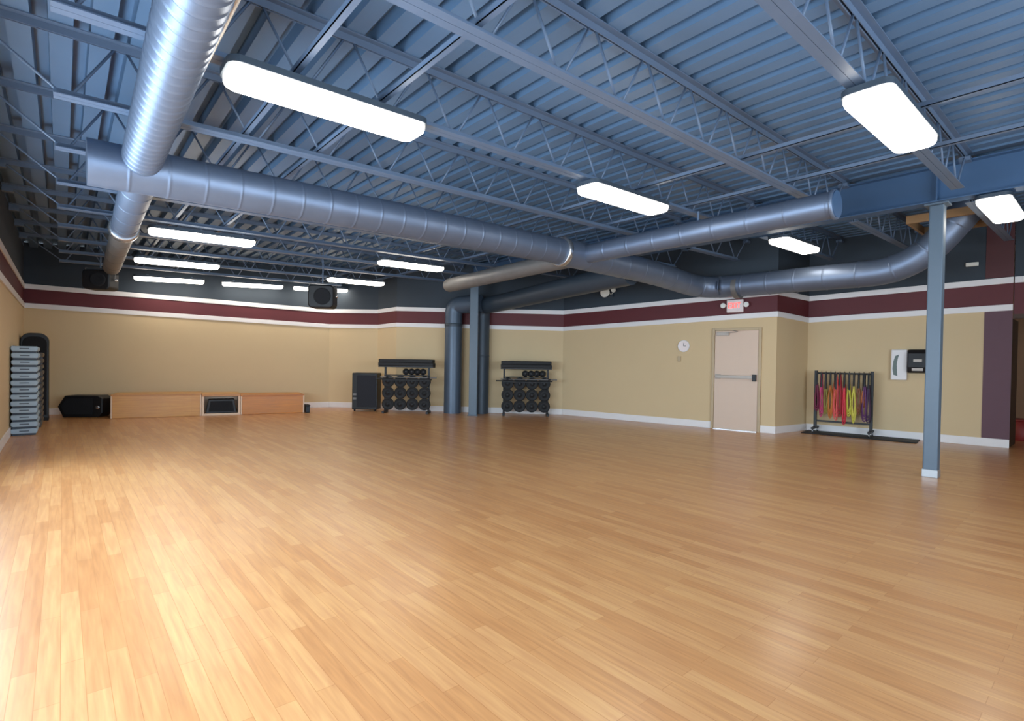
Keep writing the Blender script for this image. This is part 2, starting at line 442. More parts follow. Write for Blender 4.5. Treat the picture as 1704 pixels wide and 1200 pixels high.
# spiral duct coming over the camera along the left side
R1 = .148
a1, j1 = Vector((.395, -1.2, 3.118)), Vector((.53, 5.74, 3.118))
t = thing('spiral_duct', 'shiny ribbed spiral duct running overhead from the near left edge', 'duct', a1)
ribbed([Vector((0,0,0)), j1-a1], R1, .115, .006, skew=.05).build('duct_tube', M['galv2'], t)
for yy in (2.2,):
    m = MB()
    c = (j1-a1)*(yy/ (j1-a1).y)
    m.tube([c+Vector((math.cos(a)*(R1+.01), 0, math.sin(a)*(R1+.01))) for a in [PI*2*k/24 for k in range(24)]], .008, n=6, closed=True)
    m.build('hanger_strap', M['steel'], t)
e0, e1 = Vector((.56, 6.0, 3.10)), Vector((.705, 12.6, 3.06))
t = thing('branch_duct', 'bare metal duct continuing past the main duct toward the far left corner', 'duct', e0)
mid1 = e0.lerp(e1, .42)
ribbed([Vector((0,0,0)), mid1-e0], R1, .6, .005).build('duct_tube', M['galv'], t)
ribbed([mid1-e0, e1-e0], R1*.92, .8, .005).build('far_tube', M['dull'], t)
collar(mid1-e0, e1-e0, R1+.012, .2).build('joint_collar', M['chrome'], t)

# main duct along X, elbow at the far right, riser through the roof
R2 = .2
t = thing('main_duct', 'large bare metal trunk duct crossing the hall, bending at the right wall', 'duct', (.15, 5.87, 3.05))
o0 = Vector((.15, 5.87, 3.05))
W = lambda *p: Vector(p)-o0
ribbed([W(.15,5.87,3.05), W(3.,5.87,3.12), W(6.1,5.87,3.16)], R2, .3, .0035, n=48).build('duct_tube', M['galv'], t)
path = arc([W(6.1,5.87,3.16), W(8.6,5.87,3.14), W(10.42,5.87,3.02), W(10.42,2.2,2.98), W(10.42,1.5,3.9)], .62)
ribbed(resample(path, .2), .222, .5, .005, n=40).build('elbow_tube', M['galv'], t)
collar(W(6.05,5.87,3.16), (1,0,0), R2+.025, .09).build('joint_collar', M['chrome'], t)
m = MB(); m.tube([W(10.42,5.15,2.985), W(10.42,5.05,2.985)], .236, n=36); m.build('elbow_collar', M['dull'], t)
# branch toward the beam and the one that goes back
b0 = Vector((6.52, 5.75, 3.17)); b1 = Vector((6.55, 2.12, 3.20))
t = thing('branch_duct', 'bare metal branch duct rising right from the crossing, open end by beam', 'duct', b0)
ribbed([Vector((0,0,0)), b1-b0], .152, .45, .004, n=40).build('duct_tube', M['galv'], t)
collar(b1-b0, b1-b0, .156, .04).build('end_collar', M['galv2'], t)
m = MB(); m.tube([b1-b0+Vector((0,-.018,0)), b1-b0+Vector((0,-.03,0))], .15, n=36); m.build('end_plug', M['beam'], t)
m = MB(); m.box(-.004, .004, -2.0, -1.97, .16, zb(6.5)-3.17+.02); m.build('hanger_strap', M['steel'], t)
c0 = Vector((6.5, 5.99, 3.15)); c1 = Vector((6.5, 9.85, 3.06))
t = thing('branch_duct', 'dull grey branch duct with a rounded closed end pointing at back wall', 'duct', c0)
d = (c1-c0)
pr = [(0, .15), (.9, .15), (.97, .148), (.985, .13), (.995, .09), (1.0, .03)]
m = MB(); m.tube([d*u for u, r in pr], [r for u, r in pr], n=36); m.build('duct_tube', M['dull'], t)
# dark painted duct behind the pilaster columns
g0 = Vector((8.48, 11.13, 0))
t = thing('vertical_duct', 'dark painted round duct standing right of the square column, turning overhead', 'duct', g0)
pth = arc([(0,0,0), (0,0,2.86), (-.02,-1.0,2.90), (-.25,-3.2,3.0), (-.38,-5.1,3.08)], .3)
m = MB(); m.tube(resample(pth, .3), .215, n=32); m.build('duct_tube', M['ductpaint'], t)
m = MB(); m.tube([(0,0,1.5), (0,0,1.52), (0,0,1.54), (0,0,1.56)], [.215,.221,.221,.215], n=32); m.build('joint_band', M['ductpaint'], t)
g1 = Vector((7.90, 11.60, 0))
t = thing('vertical_duct', 'blue grey round duct standing left of the square column at back wall', 'duct', g1)
pth = arc([(0,0,0), (0,0,2.86), (.36,-.72,2.9)], .2)
m = MB(); m.tube(resample(pth, .3), .23, n=32); m.build('duct_tube', mat('blue duct paint', srgb(84,98,114), .4, metal=.3), t)
m = MB(); m.tube([(0,0,2.3), (0,0,2.32), (0,0,2.36), (0,0,2.38)], [.23,.238,.238,.23], n=32); m.build('joint_band', M['ductpaint'], t)

t = thing('curb_frame', 'tan wooden curb frame high behind the column where the duct turns upward', 'frame', (10.42, 1.75, 3.62))
for (x0, x1, y0, y1) in ((-.5, .5, -.46, -.42), (-.5, .5, .42, .46), (-.5, -.46, -.42, .42), (.46, .5, -.42, .42)):
    m = MB(); m.box(x0, x1, y0, y1, 0, .12); m.build('curb_board', M['curb'], t)
# ------------------------------------------------------------------ ceiling light fixtures
def rrect(L, Wd, r, n=6):
    pts = []
    for cx, cy, a0 in ((L/2-r, Wd/2-r, 0), (-L/2+r, Wd/2-r, 90), (-L/2+r, -Wd/2+r, 180), (L/2-r, -Wd/2+r, 270)):
        for k in range(n+1):
            a = math.radians(a0+90*k/n); pts.append((cx+r*math.cos(a), cy+r*math.sin(a)))
    return pts
def make_light():
    t = thing('ceiling_light', 'x', 'ceiling light', (0,0,0), 0, 'fluorescent wraparound ceiling lights')
    Ld, Wd = 1.42, .31
    lay = [(0, 1, 1), (-.03, 1, 1), (-.055, .99, .95), (-.068, .965, .85), (-.072, .93, .7)]
    base = rrect(Ld, Wd, .075); n = len(base); m = MB(); rings = []
    for z, sx, sy in lay: rings.append([(p[0]*sx, p[1]*sy, z) for p in base])
    vs = [v for r in rings for v in r]; fs = []
    for i in range(len(rings)-1):
        for k in range(n): fs.append((i*n+k, i*n+(k+1) % n, (i+1)*n+(k+1) % n, (i+1)*n+k))
    m.add(vs, fs, 0, True); m.add(rings[-1], [tuple(range(n))]); m.add(rings[0], [tuple(range(n-1,-1,-1))])
    m.build('acrylic_lens', M['lens'], t)
    m = MB(); m.prism(rrect(Ld+.03, Wd+.02, .08), 0, .045, axis='z'); m.build('housing', M['ductpaint'], t)
    for x in (-.45, .45):
        m = MB(); m.box(x-.02, x+.02, -.1, .1, .045, .07); m.build('mounting_bracket', M['steel'], t)
    return t
LT = [(1.50, 3.80, 'large glowing ceiling light at upper left, nearest of the left lights'),
      (5.02, 3.84, 'glowing ceiling light in the middle of the picture above the duct crossing'),
      (9.33, 3.60, 'small glowing ceiling light seen under the branch duct on the right'),
      (4.95, 1.20, 'broad glowing ceiling light at upper right beside the column top'),
      (9.0, 1.02, 'glowing ceiling light cut by the right picture edge beyond the beam'),
      (1.66, 9.30, 'long glowing ceiling light just below the trunk duct, first of the far left ones'),
      (1.74, 12.25, 'glowing ceiling light at far left, second behind the trunk duct'),
      (1.97, 15.05, 'glowing ceiling light at far left, lowest and hardest by the back wall'),
      (3.78, 14.85, 'glowing ceiling light in the farthest row between the far left light and hanging speaker'),
      (5.45, 14.55, 'glowing ceiling light half hidden behind the hanging speaker'),
      (5.42, 9.50, 'glowing ceiling light left of the closed duct end'),
      (5.55, 12.45, 'glowing ceiling light just above the hanging black speaker')]
L0 = make_light()
far_lab = []
for k, (x, y, lab) in enumerate(LT):
    z = 3.212 + .024*x
    if k == 0: o = L0; o.location = (x, y, z); o['label'] = lab
    else: o = dup(L0, (x, y, z), 0, lab)
    if k in (7, 8, 9): o.location.z = z - .0
    o.rotation_euler = (0, -math.atan(.024), 0)
    if k in (7, 8, 9): o.rotation_euler = (0, -math.atan(.024), -.18 if k > 6 else 0)

# ------------------------------------------------------------------ wall B : door, clock, sign
angB = math.atan2(dR.y, dR.x)
def onB(s, z=0, off=0):
    p = Pv[5]+dR*s+nR*off; return (p.x, p.y, z)
dw = sd1-sd0
door = struct(bpy.data.objects.new('door_1', None)); col.objects.link(door)
door.location = onB(sd0); door.rotation_euler = (0,0,angB)
m = MB(); m.box(.0, .055, -.045, .01, 0, 2.19); m.box(dw-.055, dw, -.045, .01, 0, 2.19); m.box(.055, dw-.055, -.045, .01, 2.135, 2.19)
m.build('door_frame', M['frame'], door, bevel=.005)
m = MB(); m.box(.06, dw-.06, -.028, .0, .012, 2.13); m.build('door_leaf', M['door'], door, bevel=.003)
m = MB(); m.box(.1, dw-.12, -.085, -.06, 1.11, 1.175); m.box(.09, .19, -.08, -.028, 1.1, 1.19); m.build('push_bar', M['satin'], door, bevel=.006)
m = MB(); m.box(dw-.16, dw-.085, -.095, -.028, 1.06, 1.2); m.build('latch_case', M['black'], door, bevel=.006)
m = MB(); m.box(.1, .36, -.08, -.028, 2.03, 2.1); m.beam((.3, -.085, 2.075), (.55, -.12, 2.1), .02, .012); m.beam((.55, -.12, 2.1), (.42, -.05, 2.14), .02, .012)
m.build('door_closer', M['satin'], door, bevel=.004)
m = MB(); m.box(.06, dw-.06, -.06, 0, 0, .012); m.build('threshold', M['chrome'], door)

sc_ = (Vector((10.73,6.48))-Pv[5]).dot(dR)
t = thing('wall_clock', 'small round white wall clock on the beige wall left of the door', 'clock', onB(sc_, 1.81), angB)
m = MB(); m.lathe([(.125, 0), (.135, -.02), (.135, -.035), (.118, -.04), (.118, -.03)], axis='y', n=32); m.build('clock_rim', M['white'], t)
m = MB(); m.lathe([(.118, -.028), (.118, -.032)], axis='y', n=32, smooth=False); m.build('clock_face', M['signface'], t)
m = MB(); m.box(-.004, .004, -.037, -.034, 0, .07); m.box(0, .055, -.037, -.034, -.005, .005); m.build('clock_hands', M['black'], t)
m = MB()
m.box(-.035, .035, -.03, 0, -.06, .06)
sp = (Vector((10.73,6.48))-Pv[5]).dot(dR)+.0
tag(m.build('thermostat', M['frame'], loc=onB(sp-.1, 1.52), rz=angB, bevel=.005), 'tiny beige thermostat on the wall under the clock', 'thermostat')

# exit sign with two lamp heads
se = (Vector((10.927,5.385))-Pv[5]).dot(dR)
t = thing('exit_sign', 'white emergency exit sign with red letters and two lamp heads above door', 'sign', onB(se, 2.5), angB)
m = MB(); m.box(-.17, .17, -.09, -.026, .02, .29); m.build('sign_housing', M['signface'], t, bevel=.015)
m = MB()
def strokes_old(m, ch, x, w, z, h, y, tk=.012):
    S = {'E': [((0,0),(0,1)), ((0,1),(1,1)), ((0,.5),(.85,.5)), ((0,0),(1,0))], 'X': [((0,0),(1,1)), ((0,1),(1,0))],
         'I': [((.5,0),(.5,1))], 'T': [((0,1),(1,1)), ((.5,0),(.5,1))]}[ch]
    for (a, b_) in S: m.beam((x+a[0]*w, y, z+a[1]*h), (x+b_[0]*w, y, z+b_[1]*h), .004, tk, up=(0,0,1) if a[0] != b_[0] else (1,0,0))
def strokes2(m, ch, x, w, z, h, y, tk):
    S = {'E': [((0,0),(0,1)), ((0,1),(1,1)), ((0,.5),(.85,.5)), ((0,0),(1,0))], 'X': [((0,0),(1,1)), ((0,1),(1,0))],
         'I': [((.5,0),(.5,1))], 'T': [((0,1),(1,1)), ((.5,0),(.5,1))]}[ch]
    for (a, b_) in S:
        p = Vector((x+a[0]*w, z+a[1]*h)); q = Vector((x+b_[0]*w, z+b_[1]*h)); dd = (q-p).normalized(); nn = Vector((-dd.y, dd.x))*tk/2
        p -= dd*tk/2; q += dd*tk/2
        poly = [p+nn, q+nn, q-nn, p-nn]
        m.prism([(v.x, v.y) for v in poly], y-.004, y, axis='y')
for ch, x in zip('EXIT', (-.125, -.057, .012, .06)):
    m = MB(); strokes2(m, ch, x, .045 if ch != 'I' else .03, .115, .1, -.091, .016); m.build('sign_letter', M['redletter'], t)
for sx in (-1, 1):
    m = MB(); m.tube([(sx*.17, -.06, .17), (sx*.2, -.06, .17)], .014, n=10)
    m.lathe([(.02, 0), (.045, -.03), (.055, -.07), (.055, -.08)], c=(sx*.235, -.04, .17), axis='y', n=20)
    h = m.build('lamp_head', M['signface'], t)
    m = MB(); m.lathe([(.048, -.0805), (.04, -.088)], c=(sx*.235, -.04, .17), axis='y', n=20); m.build('lamp_lens', M['glasslens'], h)
# small twin emergency spotlight hung on the upper wall
ss = (Vector((10.40,8.30))-Pv[5]).dot(dR)
t = thing('emergency_spotlight', 'small white twin spotlight on the dark upper wall under the trunk duct', 'spotlight', onB(ss, 3.05), angB)
m = MB(); m.box(-.05, .05, -.06, 0, 0, .12); m.build('mounting_box', M['ductpaint'], t)
for (x, z, s_) in ((-.09, .1, 1.5), (.14, .14, .7)):
    m = MB(); m.tube([(0, -.05, .06), (x, -.12, z)], .008, n=8)
    m.lathe([(.03*s_, 0), (.07*s_, -.06), (.085*s_, -.12), (.08*s_, -.13)], c=(x, -.1, z), axis='y', n=20); m.build('lamp_head', M['glasslens'], t)

# ------------------------------------------------------------------ wall C : dispensers, band rack
def onC(s, z=0, off=0):
    p = Pv[7]+dC*s+nC*off; return (p.x, p.y, z)
s1 = (Vector((12.512,2.835))-Pv[7]).dot(dC)
t = thing('wall_panel', 'white wall-mounted dispenser with grey curved window, left of the black one', 'dispenser', onC(s1, 1.155), angC)
m = MB(); m.box(-.128, .128, -.1, 0, 0, .595); m.build('cabinet', M['white'], t, bevel=.015)
m = MB(); pl = [(-.085, .1), (-.02, .08), (-.03, .2), (-.035, .3), (-.02, .42), (.0, .5), (-.06, .47), (-.09, .36), (-.1, .22)]
m.prism(pl, -.104, -.1, axis='y'); m.build('curved_window', M['mirror'], t)
s2 = (Vector((12.548,2.545))-Pv[7]).dot(dC)
t = thing('towel_dispenser', 'black wall-mounted paper towel dispenser partly behind the column', 'dispenser', onC(s2, 1.29), angC)
m = MB(); pr = [(0, 0), (-.18, .02), (-.22, .12), (-.2, .38), (-.13, .46), (0, .46)]
m.prism(pr, -.155, .155, axis='x'); m.build('cover', M['black'], t, bevel=.02)
m = MB(); m.box(-.08, .09, -.224, -.2, .05, .1); m.build('silver_badge', M['satin'], t)
m = MB(); m.box(-.06, .07, -.218, -.2, .22, .27); m.build('paper_slot', M['satin'], t)

# rubber mats lying on the floor by the wall
m = MB(); m.box(-.9, 1.02, -.6, .0, 0, .02)
tag(m.build('exercise_mat', M['rubber'], loc=onC(.95, 0, .03), rz=angC, bevel=.005), 'flat black floor mat lying under the resistance band rack', 'mat')

# band rack
bl = .98
t = thing('band_rack', 'black rolling rack with a row of hooks in front of the right wall', 'rack', onC(.73, 0.02, .30), angC)
rk = t
h0, h1 = .2, 1.29
for x in (-bl/2, bl/2):
    m = MB(); m.box(x-.028, x+.028, -.028, .028, .1, h1); m.build('upright', M['black'], t, bevel=.004)
    m = MB(); m.box(x-.025, x+.025, -.24, .24, .07, .11)
    fo = m.build('foot', M['black'], t, bevel=.004)
    for y in (-.21, .21):
        m = MB(); m.lathe([(.02, -.012), (.034, -.012), (.034, .012), (.02, .012)], c=(x, y, .034), axis='x', n=16); m.build('caster', M['chrome'], fo)
m = MB(); m.box(-bl/2, bl/2, -.02, .02, h1-.07, h1-.035); m.build('top_rail', M['black'], t)
m = MB(); m.box(-bl/2, bl/2, -.02, .02, h0+.02, h0+.055); m.build('bottom_rail', M['black'], t)
hk = [-bl/2+.04+ (bl-.08)*k/11 for k in range(12)]
for x in hk:
    m = MB(); m.tube([(x, 0, h1-.05), (x, -.09, h1-.045), (x, -.105, h1-.01)], .006, n=6); m.build('hook', M['black'], t)
bc = [(0, 'maroon', (112, 24, 60), .72, .05), (1, 'dark pink', (190, 60, 110), .9, .035), (2, 'olive', (140, 130, 50), .78, .05), (3, 'orange', (196, 116, 44), .86, .055),
      (4, 'rust orange', (180, 84, 36), .7, .04), (4, 'coral', (224, 92, 88), .95, .05), (5, 'crimson', (160, 20, 34), .88, .05), (6, 'scarlet', (206, 40, 60), .97, .035),
      (7, 'lime yellow', (196, 190, 70), .8, .05), (8, 'bright yellow', (214, 204, 82), .93, .04), (9, 'brown', (128, 76, 44), .74, .045),
      (10, 'tan orange', (190, 110, 60), .6, .035), (10, 'purple', (92, 40, 92), .88, .05), (11, 'dark violet', (62, 30, 66), .9, .04)]
for k, (hi, nm, c, ln, w) in enumerate(bc):
    mm = mat(nm+' rubber tube', srgb(*c), .45, var=.1)
    x = hk[hi] + (.0 if k == 0 or bc[k-1][0] != hi else .02)
    yb = -.088 - (.014 if (k > 0 and bc[k-1][0] == hi) else 0)
    ov = Vector(onC(.73, .02, .30))
    tt = thing('resistance_band', '%s resistance band hanging from the hook rack' % nm, 'exercise band', ov, angC, 'resistance bands on the hook rack')
    m = MB(); zt = h1-.035-(.02 if nm in ('coral', 'dark pink', 'rust orange', 'crimson') else .22)
    ln = ln-(0 if zt > h1-.1 else .14)
    for q in range(3):
        ww = w*(1-.22*q); l2 = ln*(1-.07*q); pts = []
        for i in range(20):
            a = 2*PI*i/20
            zz = zt - l2/2 + math.cos(a)*l2/2
            prof_ = (.25+.75*min(1, (zt-zz)/l2*1.6))
            pts.append((x+math.sin(a)*ww*prof_+.006*math.sin(3*a+k), yb-.016*q, zz))
        m.tube(pts, .0125, n=6, closed=True)
    m.build('tube_loops', mm, tt)
    m = MB(); m.tube([(x-.05, yb-.03, zt-.13-.03*(k % 2)), (x+.05, yb-.03, zt-.14)], .013, n=8) if False else m.tube([(x, yb-.03, h1-.05), (x, yb-.035, h1-.3-.04*(k % 3))], .019, n=8)
    m.build('handle', M['black'], tt)

# red bin past the doorway
t = thing('waste_bin', 'dark red tapered bin on the floor past the doorway at right edge', 'bin', (14.35, 1.25, 0))
m = MB(); m.lathe([(.15, 0), (.155, .02), (.23, .4), (.22, .4), (.15, .03)], n=24); m.build('bin_body', M['red'], t)
m = MB(); m.lathe([(.225, .39), (.245, .395), (.245, .42), (.225, .425)], n=24); m.build('bin_rim', M['red'], t)
# small white mark fitting high on wall C
m = MB(); m.box(-.09, .09, -.06, 0, 0, .07)
tag(m.build('smoke_sensor', M['glasslens'], loc=onC(2.66, 3.27, 0), rz=angC, bevel=.01), 'small pale sensor high on the dark wall right of the column', 'sensor')

# ------------------------------------------------------------------ equipment at the back
hv = math.radians(-40.7)                      # facing the room from the angled back wall
def plates_rack(loc, where, slab_w):
    t = thing('weight_rack', 'black weight plate rack against the angled back wall, %s' % where, 'weight rack', loc, hv)
    w = 1.14
    for x in (-w/2, w/2):
        m = MB(); m.box(x-.025, x+.025, -.03, .03, .06, 1.22); m.build('upright', M['black'], t, bevel=.005)
        m = MB(); m.box(x-.03, x+.03, -.26, .22, 0, .06); m.build('foot', M['black'], t, bevel=.005)
    for z in (.235, .53, .825):
        m = MB(); m.box(-w/2, w/2, -.02, .02, z-.02, z+.02); m.build('cross_rail', M['black'], t)
    for z in (.235, .53, .825):
        for c in range(4):
            x = (c-1.5)*.318
            m = MB(); m.tube([(x, 0, z), (x, -.2, z)], .014, n=10); m.build('peg', M['black'], t)
    m = MB(); m.box(-w/2, w/2, -.16, .16, .985, 1.0); m.build('upper_shelf', M['black'], t)
    m = MB(); m.box(-slab_w/2, slab_w/2, -.22, .2, 1.2, 1.235); m.build('top_tray', M['black'], t, bevel=.004)
    m = MB(); m.box(-w/2-.05, w/2+.05, -.2, -.17, .86, .875); m.build('bar_cradle', M['black'], t)
    return t
cr, sr = math.cos(hv), math.sin(hv)
def inframe(loc, x, y, z): return (loc[0]+x*cr-y*sr, loc[1]+x*sr+y*cr, loc[2]+z)
def plate_obj(r, th):
    t = thing('weight_plate', 'x', 'weight plate', (0,0,0), hv)
    m = MB(); m.lathe([(.03, 0), (r-.02, 0), (r, -.008), (r, -th+.008), (r-.02, -th), (r*.8, -th), (r*.74, -th+.008), (.05, -th+.008), (.045, -th-.004), (.018, -th-.004)], axis='y', n=32)
    m.build('rubber_disc', M['rubber'], t)
    m = MB(); m.lathe([(.034, -th-.002), (.03, -th-.008), (.016, -th-.008)], axis='y', n=20); m.build('hub_ring', M['black'], t)
    return t
P0 = plate_obj(.158, .05); SP0 = plate_obj(.085, .03)
racks = [((6.98, 12.40, 0), 'left of the column ducts', 1.42), ((9.19, 10.12, 0), 'right of the column ducts', 1.32)]
racks = [((6.88, 12.22, 0), 'left of the column ducts', 1.42), ((9.20, 10.13, 0), 'right of the column ducts', 1.32)]
rown = ['bottom', 'middle', 'upper']; coln = ['first', 'second', 'third', 'fourth']
usedP = usedS = False
for ri, (loc, where, sw) in enumerate(racks):
    plates_rack(loc, where, sw)
    side = 'left' if ri == 0 else 'right'
    for r_, z in enumerate((.235, .53, .825)):
        for c in range(4):
            p = inframe(loc, (c-1.5)*.318, -.06, z+.003)
            lab = 'black weight plate, %s row, %s from left, on the %s weight rack' % (rown[r_], coln[c], side)
            if not usedP: P0.location = p; P0['label'] = lab; P0['group'] = 'weight plates on the left rack'; usedP = True
            else: dup(P0, p, hv, lab, 'weight plates on the %s rack' % side)
    for c in range(4):
        p = inframe(loc, -.02+c*.15, -.06, 1.0+.087)
        lab = 'small black weight plate standing on the upper shelf of the %s rack, %s from left' % (side, coln[c])
        if not usedS: SP0.location = p; SP0['label'] = lab; SP0['group'] = 'small plates on the left rack'; usedS = True
        else: dup(SP0, p, hv, lab, 'small plates on the %s rack' % side)
    # barbells resting across the cradle
    for k in range(2):
        bt = thing('barbell', 'thin %s barbell lying across the %s weight rack' % (('front', 'rear')[k], side), 'barbell', inframe(loc, 0, -.185+.0*k, .895+.045*k), hv, 'barbells on the weight racks')
        sh = .06*(1 if k else -1)
        m = MB(); m.tube([(-.72+sh, 0, 0), (.74+sh, 0, 0)], .016, n=12); m.build('bar', M['dull'] if k else M['black'], bt)
        for sx in (-.54, .54):
            m = MB(); m.tube([(sx+sh-.03, 0, 0), (sx+sh+.03, 0, 0)], .021, n=12); m.build('spring_clip', M['black'], bt)
    for k in range(2):
        m = MB(); m.box(-sw/2+.01*k, sw/2-.015*k, -.24, .2, 0, .088)
        tag(m.build('foam_mat', M['rubber'], loc=inframe(loc, 0, 0, 1.236+.0895*k), rz=hv, bevel=.012), 'thick black folded mat on top of the %s weight rack, %s one' % (side, ('lower', 'upper')[k]), 'mat', 'mats on top of the weight racks')

# black loudspeaker cabinet left of the racks
t = thing('loudspeaker', 'tall black floor loudspeaker standing left of the weight racks', 'speaker', (6.25, 13.29, 0), hv)
m = MB(); m.box(-.335, .335, -.2, .24, .05, 1.03); m.build('cabinet', M['black'], t, bevel=.02)
m = MB(); m.box(-.2, .3, -.215, -.2, .12, .97); m.build('grille', M['navy'], t, bevel=.02)
for z in (.32, .43):
    m = MB(); m.box(-.31, -.22, -.21, -.2, z, z+.05); m.build('badge_plate', M['dull'], t)
for x in (-.27, .27):
    m = MB(); m.lathe([(.01, -.015), (.04, -.015), (.04, .015), (.01, .015)], c=(x, -.16, .04), axis='x', n=16); m.build('caster', M['black'], t)

# low wooden stage along the back left wall
pa = Vector((.80, 14.36)); pb = Vector((4.72, 13.64)); dp = (pb-pa).normalized(); ap = math.atan2(dp.y, dp.x); LP = (pb-pa).length
dep = .95
segs = [(0, LP*.43, .52, 'platform', 'honey wooden stage platform, left one, along the back wall'),
        (LP*.635, LP, .47, 'platform2', 'orange wooden stage platform, right one, along the back wall')]
def pf(s, y, z): return (pa.x+dp.x*s-dp.y*y, pa.y+dp.y*s+dp.x*y, z)
for (s0, s1_, h, mk, lab) in segs:
    t = thing('stage_platform', lab, 'platform', pf(s0, 0, 0), ap, 'wooden stage platforms')
    L = s1_-s0-.006
    m = MB(); m.box(.03, L-.03, .012, dep, .0, h-.03); m.build('plywood_body', M[mk], t, bevel=.005)
    m = MB(); m.box(0, L, 0, dep, h-.03, h); m.build('top_board', M[mk], t, bevel=.004)
    for x in (.0, L-.03):
        m = MB(); m.box(x, x+.03, .0, dep, 0, h-.03); m.build('edge_board', M['paleedge'], t, bevel=.003)
s0, s1_ = LP*.43, LP*.635; L = s1_-s0-.006
t = thing('stage_platform', 'wooden bridge board of the stage over the recessed floor speaker', 'platform', pf(s0, 0, 0), ap, 'wooden stage platforms')
m = MB(); m.box(0, L, .0, dep, .45, .5); m.build('top_board', M['platform'], t, bevel=.004)
m = MB(); m.box(0, L, .45, .49, 0, .45); m.build('back_panel', M['paleedge'], t)
for x in (0, L-.05):
    m = MB(); m.box(x, x+.05, .01, .45, 0, .45); m.build('edge_board', M['paleedge'], t)
m = MB(); m.box(.05, L-.05, .0, .45, 0, .045); m.build('sill_board', M['paleedge'], t)
# floor wedge speaker in the recess
t = thing('floor_monitor', 'small black wedge speaker set in the gap between the wooden platforms', 'speaker', pf((s0+s1_)/2, .04, .045), ap)
m = MB(); m.prism([(-.33, 0), (.33, 0), (.27, .33), (-.27, .33)], 0, .35, axis='y'); m.build('cabinet', M['black'], t, bevel=.012)
m = MB(); m.prism([(-.27, .04), (.27, .04), (.225, .29), (-.225, .29)], -.008, 0, axis='y'); m.build('grille', M['grille'], t)
# small black box at the right end
t = thing('door_stop_box', 'tiny black box on floor at the right end of the wooden stage', 'box', pf(LP+.07, -.1, 0), ap)
m = MB(); m.box(-.05, .05, 0, .3, 0, .17); m.build('body', M['black'], t, bevel=.01)
m = MB(); m.box(-.055, .055, -.01, .31, .17, .2); m.build('lid', M['rubber'], t, bevel=.008)

# floor monitor left of the stage (lying cabinet with trapezoid ends)
t = thing('floor_monitor', 'black slanted floor monitor speaker left of the wooden stage', 'speaker', (.30, 15.0, 0), math.radians(-30))
m = MB(); m.prism([(-.34, 0), (.36, 0), (.44, .1), (.44, .42), (.34, .48), (-.3, .48), (-.44, .24)], 0, .42, axis='y'); m.build('cabinet', M['black'], t, bevel=.02)
m = MB(); m.prism([(-.29, .06), (.25, .06), (.25, .42), (-.26, .42), (-.37, .24)], -.015, .0, axis='y'); m.build('grille', M['grille'], t, bevel=.01)
m = MB(); m.lathe([(.04, -.004), (.035, -.012), (.01, -.012)], c=(.345, 0, .22), axis='y', n=20); m.build('silver_port', M['chrome'], t)

# tall black rounded cabinet behind the stack of steps
t = thing('tall_cabinet', 'tall black cabinet with rounded top behind the stack of steps', 'cabinet', (-.435, 14.9, 0), 0)
pr = [(-.22, .05), (.22, .05), (.22, 1.66)] + [(.22-.16+.16*math.cos(a), 1.66+.16*math.sin(a)) for a in [PI/2*k/6 for k in range(1, 7)]] + [(-.22+.16+.16*math.cos(a), 1.66+.16*math.sin(a)) for a in [PI/2+PI/2*k/6 for k in range(0, 7)]]
m = MB(); m.prism(pr, -.28, .28, axis='y'); m.build('body', M['black'], t, bevel=.01)
m = MB(); m.prism([(x*.86, .12+(z-.05)*.92) for x, z in pr], -.295, -.28, axis='y'); m.build('front_panel', M['grille'], t, bevel=.008)
m = MB(); m.box(-.225, .225, -.3, .3, 0, .05); m.build('base_plinth', M['rubber'], t, bevel=.006)

# stack of aerobic steps against the left wall
def make_step():
    t = thing('aerobic_step', 'x', 'aerobic step', (0,0,0), 0, 'aerobic steps stacked by the left wall')
    m = MB(); m.prism([(-.155, .03), (.155, .03), (.17, .06), (.17, .1), (.155, .112), (-.155, .112), (-.17, .1), (-.17, .06)], -.53, .53, axis='y'); m.build('deck', M['step'], t, bevel=.008)
    m = MB(); m.box(-.145, .145, -.5, .5, .112, .116); m.build('rubber_top', M['stepdark'], t)
    for y in (-.42, .42):
        m = MB(); m.prism([(-.15, 0), (.15, 0), (.145, .03), (-.145, .03)], y-.09, y+.09, axis='y'); m.build('foot', M['stepdark'], t)
    m = MB(); m.box(-.06, .06, -.534, -.528, .066, .082); m.build('hand_slot', M['stepdark'], t)
    return t
S0 = make_step(); nst = 13
nn = ['bottom', 'second from the bottom', 'third from the bottom', 'fourth from the bottom', 'fifth from the bottom', 'sixth from the bottom', 'seventh from the bottom',
      'sixth from the top', 'fifth from the top', 'fourth from the top', 'third from the top', 'second from the top', 'topmost']
for k in range(nst):
    loc = (-.485+random.uniform(-.004, .004), 12.62+random.uniform(-.012, .012), .1165*k)
    lab = 'pale blue aerobic step, %s of the stack by left wall' % nn[k]
    if k == 0: S0.location = loc; S0['label'] = lab
    else: dup(S0, loc, 0, lab)

D0 = None
for k in range(12):
    loc = (-.45+random.uniform(-.005, .005), 13.83+random.uniform(-.012, .012), .118*k)
    lab = 'dark taupe aerobic step, %s of the darker stack behind the pale one' % (['lowest'] + nn[1:6] + ['seventh from the bottom'] + nn[8:13])[k]
    o = dup(S0, loc, 0, lab, 'darker aerobic steps behind the pale stack')
    for ch in o.children:
        if ch.name.startswith('deck'):
            if D0 is None:
                D0 = ch.data.copy(); D0.materials[0] = M['taupe']
            ch.data = D0
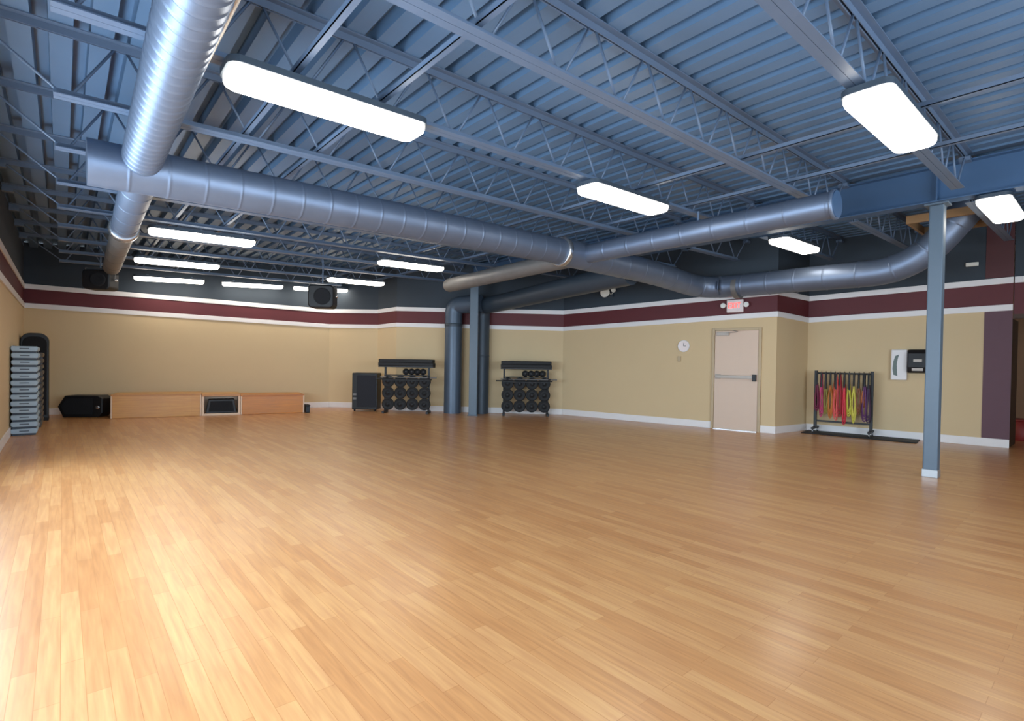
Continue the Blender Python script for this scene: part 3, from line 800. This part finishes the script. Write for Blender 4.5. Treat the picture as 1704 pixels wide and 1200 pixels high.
# hanging black speakers
def hang_speaker(loc, rz, sx, sz, lab, top):
    t = thing('hanging_speaker', lab, 'speaker', loc, rz)
    m = MB(); m.prism([(-sx, -sz*.75), (-sx*.8, -sz), (sx*.8, -sz), (sx, -sz*.75), (sx, sz*.8), (sx*.85, sz), (-sx*.85, sz), (-sx, sz*.8)], -.16, .18, axis='y'); m.build('cabinet', M['black'], t, bevel=.03)
    m = MB(); m.lathe([(sz*.72, -.161), (sz*.72, -.175), (sz*.6, -.178), (sz*.2, -.165)], c=(sx*.15, 0, 0), axis='y', n=28); m.build('woofer_cone', M['grille'], t)
    m = MB(); m.tube([(-sx-.02, 0, 0), (-sx-.02, 0, sz+.05), (sx+.02, 0, sz+.05), (sx+.02, 0, 0)], .012, n=8); m.build('yoke_bracket', M['dull'], t)
    m = MB(); m.tube([(0, 0, sz+.05), (0, 0, top-loc[2])], .014, n=8); m.build('drop_rod', M['steel'], t)
    m = MB(); m.lathe([(.03, 0), (.03, .03), (.01, .035)], c=(sx+.02, 0, .02), axis='x', n=14); m.build('clamp_knob', M['chrome'], t)
    return t
hang_speaker((.56, 13.1, 2.85), math.radians(-30), .24, .19, 'black speaker hanging near the far left corner under the duct end', roof(.5))
hang_speaker((4.14, 10.95, 2.68), math.radians(-38), .26, .24, 'round-cornered black speaker hanging in front of the back wall', roof(4.1))

# ------------------------------------------------------------------ daylight, camera
w = bpy.data.worlds.new('sky'); scene.world = w; w.use_nodes = True
bg = w.node_tree.nodes['Background']; bg.inputs[0].default_value = (.66, .83, 1.0, 1); bg.inputs[1].default_value = 9.6
def portal(loc, rot, sx, sy):
    l = bpy.data.lights.new('window_portal', 'AREA'); l.shape = 'RECTANGLE'; l.size = sx; l.size_y = sy; l.cycles.is_portal = True
    o = bpy.data.objects.new('window_portal', l); col.objects.link(o); o.location = loc; o.rotation_euler = rot
for (a, c) in wins: portal(((a+c)/2, -3.66, 1.65), (PI/2, 0, 0), c-a, 2.5)
portal((-.83, 4.6, 1.46), (PI/2, 0, -PI/2), 8.0, 1.92)

F = 870.; ROLL = .0165; PITCH = .012; HD = math.radians(49.3)
fw0 = Vector((math.cos(HD), math.sin(HD), 0)); r0 = Vector((math.sin(HD), -math.cos(HD), 0)); u0 = Vector((0,0,1))
fw = fw0*math.cos(PITCH)-u0*math.sin(PITCH); u1 = u0*math.cos(PITCH)+fw0*math.sin(PITCH)
r = r0*math.cos(ROLL)+u1*math.sin(ROLL); u = u1*math.cos(ROLL)-r0*math.sin(ROLL)
cd = bpy.data.cameras.new('camera'); cam = bpy.data.objects.new('camera', cd); col.objects.link(cam)
cam.matrix_world = Matrix(((r.x,u.x,-fw.x,0),(r.y,u.y,-fw.y,0),(r.z,u.z,-fw.z,1.37),(0,0,0,1)))
cd.sensor_width = 36; cd.sensor_fit = 'HORIZONTAL'; cd.lens = F/1704*36
cd.shift_y = (603.5+F*math.tan(PITCH)-600)/1704; cd.clip_start = .05
scene.camera = cam
vs_ = scene.view_settings; vs_.view_transform = 'Standard'; vs_.look = 'None'; vs_.gamma = 1; vs_.use_curve_mapping = False; vs_.exposure = 0.33
